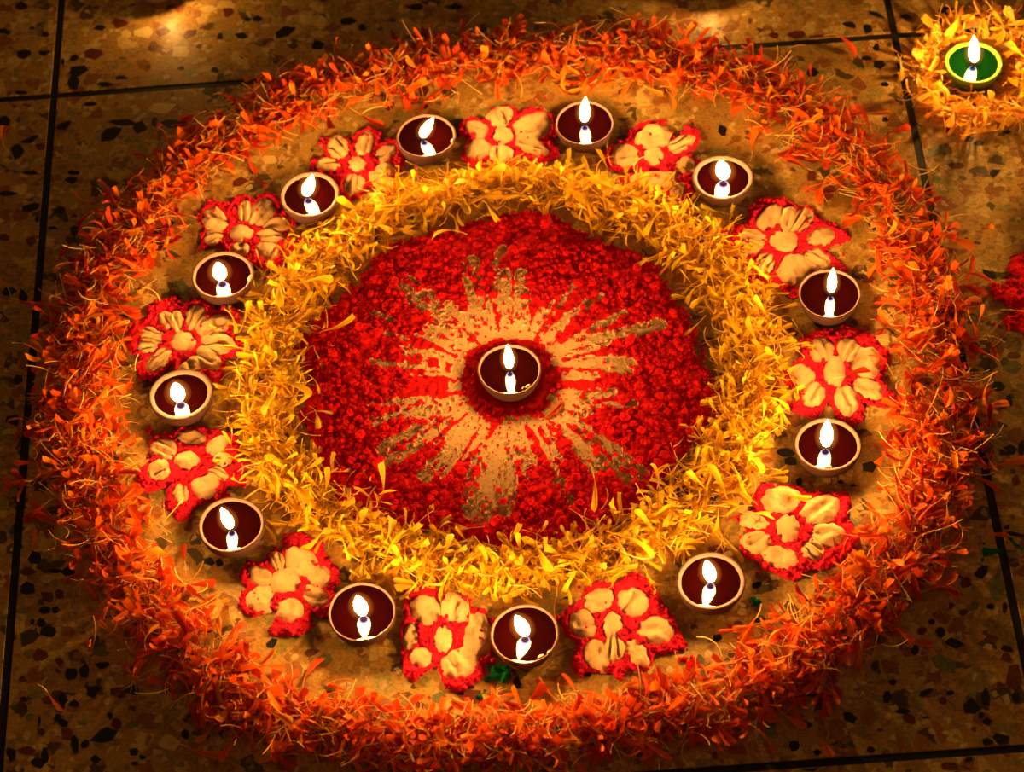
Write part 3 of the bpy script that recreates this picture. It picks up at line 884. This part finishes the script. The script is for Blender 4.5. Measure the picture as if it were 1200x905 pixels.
class Band:
    """A wreath laid along a closed line: pixel x, pixel y, half width in pixels."""
    def __init__(self, pts):
        g = np.array([at(x, y, .005)[:2] for x, y, _ in pts])
        w = np.array([h * metre_per_px(x, y) * 1.0 for x, y, h in pts])
        g2, w2 = np.r_[g, g[:1]], np.r_[w, w[:1]]
        seg = np.hypot(*np.diff(g2, axis=0).T)
        self.s = np.r_[0, np.cumsum(seg)]
        self.g, self.w = g2, w2

    def sample(self, t, u):
        s = t * self.s[-1]
        x, y = np.interp(s, self.s, self.g[:, 0]), np.interp(s, self.s, self.g[:, 1])
        e = .004
        tx = np.interp((s + e) % self.s[-1], self.s, self.g[:, 0]) - x
        ty = np.interp((s + e) % self.s[-1], self.s, self.g[:, 1]) - y
        l = np.hypot(tx, ty) + 1e-9
        w = np.interp(s, self.s, self.w)
        return np.c_[x - ty / l * u * w, y + tx / l * u * w], np.arctan2(ty, tx)


OUTER = Band([(600, 66, 40), (520, 70, 42), (450, 88, 42), (350, 112, 46), (250, 168, 45), (190, 222, 42), (135, 292, 44), (102, 370, 50), (88, 460, 54), (92, 540, 54), (122, 620, 58),
              (162, 690, 52), (212, 762, 52), (290, 822, 46), (380, 852, 44), (480, 868, 44), (600, 868, 44), (700, 856, 42), (790, 838, 46), (880, 802, 50), (960, 752, 52),
              (1030, 690, 52), (1078, 620, 54), (1100, 540, 52), (1105, 460, 58), (1100, 380, 58), (1076, 300, 50), (1040, 232, 48), (990, 165, 46), (910, 112, 48), (830, 80, 45), (720, 58, 42)])
INNER = Band([(318, 430, 44), (308, 500, 42), (342, 565, 42), (398, 606, 42), (450, 640, 38), (530, 660, 34), (600, 668, 36), (680, 656, 38), (760, 622, 42), (820, 580, 46), (860, 520, 42),
              (880, 450, 38), (874, 370, 40), (850, 318, 40), (800, 270, 40), (740, 238, 40), (660, 222, 32), (590, 216, 28), (520, 226, 32), (450, 248, 36), (388, 288, 40), (340, 342, 42)])


def shape_args(n, r, big=1.0, slim=1.0):
    return dict(L=r.uniform(.0095, .0155, n) * big, W=r.uniform(.0028, .0060, n) * big * slim, curl=r.uniform(.1, 1.05, n) * r.choice([1, -1], n, p=[.8, .2]), bend=r.normal(0, .75, n),
                side=r.normal(0, .22, n), stalk=r.uniform(.004, .011, n))


def heap(name, label, cat, band, n, height, mats, seed, slim=1.0, big=1.0, spread=.47, parent=None, cluster=.35):
    r = np.random.default_rng(seed)
    t = r.random(n)
    dens = .55 + .9 * vnoise(t * 4, t * 0, .11)
    t = t[r.random(n) < dens / dens.max() + .15]
    n = len(t)
    u = np.clip(r.normal(0, spread, n), -1.5, 1.5)
    p, tan = band.sample(t, u)
    yaw = r.uniform(0, 6.283, n)
    # some florets still hang together in fans
    k = int(n * cluster) // 4 * 4
    idx = np.arange(k).reshape(-1, 4)
    p[idx] = p[idx[:, :1]]
    u[idx] = u[idx[:, :1]]
    yaw[idx] = yaw[idx[:, :1]] + r.normal(0, .55, idx.shape)
    top = height * np.clip(1 - (u / 1.25) ** 2, .06, 1)
    z = .0015 + top * r.random(n) ** .8
    if k:
        z[idx] = z[idx[:, :1]]
    pitch = r.normal(-.02, .24, n)
    roll = r.uniform(-.9, .9, n) + (r.random(n) < .3) * math.pi
    V, F, mi, m = florets(n, np.c_[p, z], yaw, pitch, roll, r=r, **shape_args(n, r, big, slim))
    tint = np.repeat(np.clip(r.normal(.5, .25, n), 0, 1), m)
    o = obj(name, mesh(name, V, F, mats, True, mi, {'tint': tint}), parent)
    return tag(o, label, cat, None, 'stuff')


def strands(name, label, cat, band, n, height, seed, parent=None):
    """Thin dry stalks on top of a wreath: three-sided bent tubes."""
    r = np.random.default_rng(seed)
    p, tan = band.sample(r.random(n), np.clip(r.normal(0, .5, n), -1.3, 1.3))
    ln = r.uniform(.012, .032, n)
    yaw = r.uniform(0, 6.28, n)
    z = height * r.uniform(.5, 1.15, n)
    dz = r.normal(0, .30, n)
    bend = r.normal(0, .7, n)
    ns = 6
    V = np.zeros((n, ns, 3, 3))
    x, y, zz = p[:, 0].copy(), p[:, 1].copy(), z.copy()
    for j in range(ns):
        a = yaw + bend * (j / ns - .5) * 2
        for c in range(3):
            V[:, j, c, 0] = x +   .00042 * math.cos(c * 2.094) * -np.sin(a)
            V[:, j, c, 1] = y +   .00042 * math.cos(c * 2.094) * np.cos(a)
            V[:, j, c, 2] = zz +   .00042 * math.sin(c * 2.094)
        x = x + np.cos(a) * ln / ns
        y = y + np.sin(a) * ln / ns
        zz = zz + dz * ln / ns
    low = V[..., 2].reshape(n, -1).min(1)
    V[..., 2] += np.maximum(.0007 - low, 0)[:, None, None]
    k = np.arange(3)
    f = np.concatenate([np.stack([j * 3 + k, j * 3 + (k + 1) % 3, j * 3 + 3 + (k + 1) % 3, j * 3 + 3 + k], -1) for j in range(ns - 1)])
    F = (f[None] + ns * 3 * np.arange(n)[:, None, None]).reshape(-1, 4)
    o = obj(name, mesh(name, V.reshape(-1, 3), F, MAT['stalk'], True, None, {'tint': np.repeat(np.clip(r.normal(.5, .28, n), 0, 1), ns * 3)}), parent)
    return tag(o, None, None, None, 'stuff')


OP = heap('orange_petals', 'thick heaped mass of smaller orange marigold petals forming the outer wreath', 'petals', OUTER, 6000, .0070, [MAT['orange'], MAT['stalk']], 201, big=1.42, slim=.95)
strands('dry_stalks', 'scatter of thin pale stalks over the orange outer wreath', 'stalks', OUTER, 1500, .0092, 202, OP)
YP = heap('yellow_petals', 'mass of smaller yellow marigold petals forming the inner wreath', 'petals', INNER, 4300, .0062, [MAT['yellow'], MAT['yellow']], 203, slim=.78, big=1.3, spread=.52)
strands('dry_stalks', 'scatter of thin pale stalks over the yellow inner wreath', 'stalks', INNER, 420, .0085, 204, YP)

# single petals: a dozen shapes of each colour, each with its stalk as a part, copied over the top of the heaps
def petal_kinds(mat_blade, mat_stalk, seed, n=12, slim=1.0, big=1.4):
    out = []
    for q in range(n):
        r = np.random.default_rng(seed + q)
        one = np.zeros(1)
        V, F, mi, m = florets(1, np.zeros((1, 3)), one, one, one, r=r, **shape_args(1, r, big, slim))
        V = V - np.array([0, 0, V[:, 2].min()])
        nb = len(S_POS) * 3
        b = mesh('petal_blade', V[:nb], F[mi == 0], mat_blade)
        s = mesh('petal_stalk', V[nb:], F[mi == 1] - nb, mat_stalk)
        out.append((b, s))
    return out


KIND = dict(orange=petal_kinds(MAT['orange_one'], MAT['stalk_one'], 300), yellow=petal_kinds(MAT['yellow_one'], MAT['yellow_one'], 330, slim=.85), amber=petal_kinds(MAT['amber_one'], MAT['stalk_one'], 360))


def petal(colour, q, loc, yaw, pitch, roll, label, group=None, scale=1.0):
    b, s = KIND[colour][q % 12]
    rot = Matrix.Rotation(yaw, 4, 'Z') @ Matrix.Rotation(-pitch, 4, 'Y') @ Matrix.Rotation(roll, 4, 'X')
    low = min((rot @ (v.co * scale)).z for me in (b, s) for v in me.vertices)
    o = obj(colour + '_petal', b)
    z = max(loc[2], .0009 - low) if loc[2] > .001 else .0009 - low
    o.matrix_world = Matrix.Translation((float(loc[0]), float(loc[1]), float(z))) @ rot @ Matrix.Scale(scale, 4)
    tag(o, label, 'petal', group)
    obj('stalk', s, o)
    return o


c_all = at(597, 447)
HOUR = ['twelve', 'one', 'two', 'three', 'four', 'five', 'six', 'seven', 'eight', 'nine', 'ten', 'eleven']
ORD = ['first', 'second', 'third', 'fourth', 'fifth', 'sixth', 'seventh', 'eighth', 'ninth', 'tenth', 'eleventh', 'twelfth']
NUM = ['one', 'two', 'three', 'four', 'five', 'six', 'seven', 'eight', 'nine', 'ten', 'eleven', 'twelve']


def top_petals(colour, band, n, height, seed, wreath, group, c_all=c_all):
    r = np.random.default_rng(seed)
    t = (np.arange(n) + r.random(n)) / n
    u = np.clip(r.normal(0, .42, n), -1.2, 1.2)
    p, tan = band.sample(t, u)
    dist = np.hypot(p[:, 0] - c_all[0], p[:, 1] - c_all[1])
    mid = np.hypot(*(band.sample(t, u * 0)[0] - c_all[:2]).T)
    cells = {}
    for q in range(n):
        clock = (90 - math.degrees(math.atan2(p[q, 1] - c_all[1], p[q, 0] - c_all[0]))) % 360
        off = (dist[q] - mid[q])
        side = 'outer edge' if off > .010 else 'inner edge' if off < -.010 else 'crest'
        half = int(((clock + 7.5) % 360) // 15)
        cells.setdefault((half, side), []).append((clock, q))
    for (half, side), got in cells.items():
        got = sorted(got) if half else sorted(((c + 180) % 360, q) for c, q in got)
        when = HOUR[half // 2] + " o'clock" if half % 2 == 0 else 'half past ' + HOUR[half // 2]
        for k, (c, q) in enumerate(got):
            if len(got) == 1:
                label = 'loose %s marigold petal on the %s of the %s at %s' % (colour, side, wreath, when)
            else:
                label = "%s of %s %s petals, clockwise, on the %s's %s at %s" % (ORD[k], NUM[len(got) - 1], colour, wreath, side, when)
            z = height * max(.08, 1 - (u[q] / 1.25) ** 2) * r.uniform(.85, 1.1)
            petal(colour, int(r.integers(12)), (p[q, 0], p[q, 1], z), r.uniform(0, 6.28), r.normal(.06, .22), r.uniform(-.6, .6), label, group, r.uniform(.95, 1.3))


top_petals('orange', OUTER, 250, .0078, 401, 'outer wreath', 'orange petals on the outer wreath')
top_petals('yellow', INNER, 200, .0068, 402, 'inner wreath', 'yellow petals on the inner wreath')

# the nest of petals around the green lamp
NEST = Band([(1140, 22, 16), (1100, 42, 18), (1082, 82, 20), (1092, 118, 20), (1130, 138, 18), (1172, 132, 18), (1200, 98, 20), (1212, 58, 18), (1184, 28, 18)])
AP = heap('amber_petals', 'nest of amber yellow petals around the green lamp', 'petals', NEST, 520, .0075, [MAT['amber'], MAT['stalk']], 205, slim=.8, spread=.55, big=1.25)
strands('dry_stalks', 'thin pale stalks over the petal nest of the green lamp', 'stalks', NEST, 110, .0085, 206, AP)
top_petals('amber', NEST, 40, .0075, 403, 'green lamp nest', 'amber petals in the green lamp nest', at(1141, 80))

# petals that lie alone
ALONE = [
    ('orange', 287, 183, 80, 1.0, 'single orange petal alone between the wreath and the ten o\'clock lamp'),
    ('orange', 223, 257, 175, 1.3, 'orange petal lying flat just left of the upper left side flower'),
    ('orange', 475, 112, 20, 1.4, 'orange petal lying alone above the eleven o\'clock lamp'),
    ('orange', 512, 119, 200, 1.2, 'curled orange petal alone above and left of the topmost flower'),
    ('orange', 917, 188, 5, 1.4, 'long orange petal lying alone right of the one o\'clock lamp'),
    ('orange', 881, 178, 100, 1.2, 'upright orange petal just above right of the one o\'clock lamp'),
    ('orange', 1149, 272, 10, 1.0, 'orange petal alone on the tile between right wreath and right edge'),
    ('orange', 982, 52, -20, 1.2, 'red orange petal lying across the black joint at the upper right'),
    ('orange', 222, 878, -25, 1.5, 'red orange petal alone near the bottom edge, left of the wreath\'s end'),
    ('orange', 66, 823, -60, 1.4, 'thin red orange petal on black chips at the lower left'),
    ('orange', 963, 866, -80, 1.0, 'small orange petal alone near the bottom edge at right'),
    ('orange', 3, 167, 90, 1.2, 'orange petal cut by the left edge above the wreath'),
    ('orange', 1168, 548, 15, 1.4, 'orange petal lying over the right black joint'),
    ('orange', 1140, 562, -10, 1.3, 'orange petal at the outer edge of the wreath beside the right joint'),
    ('orange', 8, 340, 140, 1.3, 'red orange petal at the left edge beyond the left joint'),
    ('orange', 25, 355, -30, 1.3, 'red orange petal close to the left edge, nearer the left joint'),
    ('orange', 136, 362, -15, 1.3, 'orange petal lying flat inside the left of the outer wreath'),
    ('orange', 60, 560, 10, 1.3, 'orange petal lying on the left black joint'),
    ('orange', 98, 756, 0, 1.1, 'orange petal outside the lower left of the wreath'),
    ('orange', 172, 755, 60, 1.2, 'dark orange petal just outside the wreath at lower left'),
    ('yellow', 532, 291, 175, 1.1, 'single petal lying on the red powder at the disc\'s upper left'),
    ('yellow', 575, 256, -60, 1.0, 'yellow petal at the top edge of the powder disc'),
    ('yellow', 700, 577, -80, 1.2, 'yellow petal lying on the red powder at the disc\'s lower right'),
    ('yellow', 450, 583, 90, 1.1, 'yellow petal standing on the red powder at the disc\'s lower left'),
    ('yellow', 384, 396, 5, 1.2, 'yellow petal on the left rim of the powder disc'),
    ('yellow', 768, 312, 205, 1.3, 'yellow petal pointing into the disc\'s red rim at the upper right'),
    ('orange', 636, 493, 20, 1.0, 'orange petal lying right below the middle lamp'),
    ('yellow', 919, 586, -20, 1.0, 'yellow petal lying on the upper petal of the right lower flower'),
    ('yellow', 880, 616, 10, 1.1, 'yellow petal lying on the left petal of the right lower flower'),
    ('orange', 990, 449, 25, .9, 'thin orange petal lying across the middle of the right flower'),
    ('yellow', 710, 188, 95, 1.1, 'yellow petal standing at the left of the upper right flower'),
    ('orange', 1130, 330, 15, 1.1, 'orange petal on the tile between the right wreath and the red powder patch'),
]
for q, (colour, x, y, ang, sc, label) in enumerate(ALONE):
    a, b = at(x, y), at(x + 10 * math.cos(math.radians(ang)), y - 10 * math.sin(math.radians(ang)))
    zz = .0095 if 'of the right' in label and 'flower' in label or 'red powder' in label and 'disc' in label or 'of the powder disc' in label else 0
    petal(colour, q, (a[0], a[1], zz and (.0085 if 'flower' in label else .0075)), math.atan2(b[1] - a[1], b[0] - a[0]), .05, .2, label, None, sc)
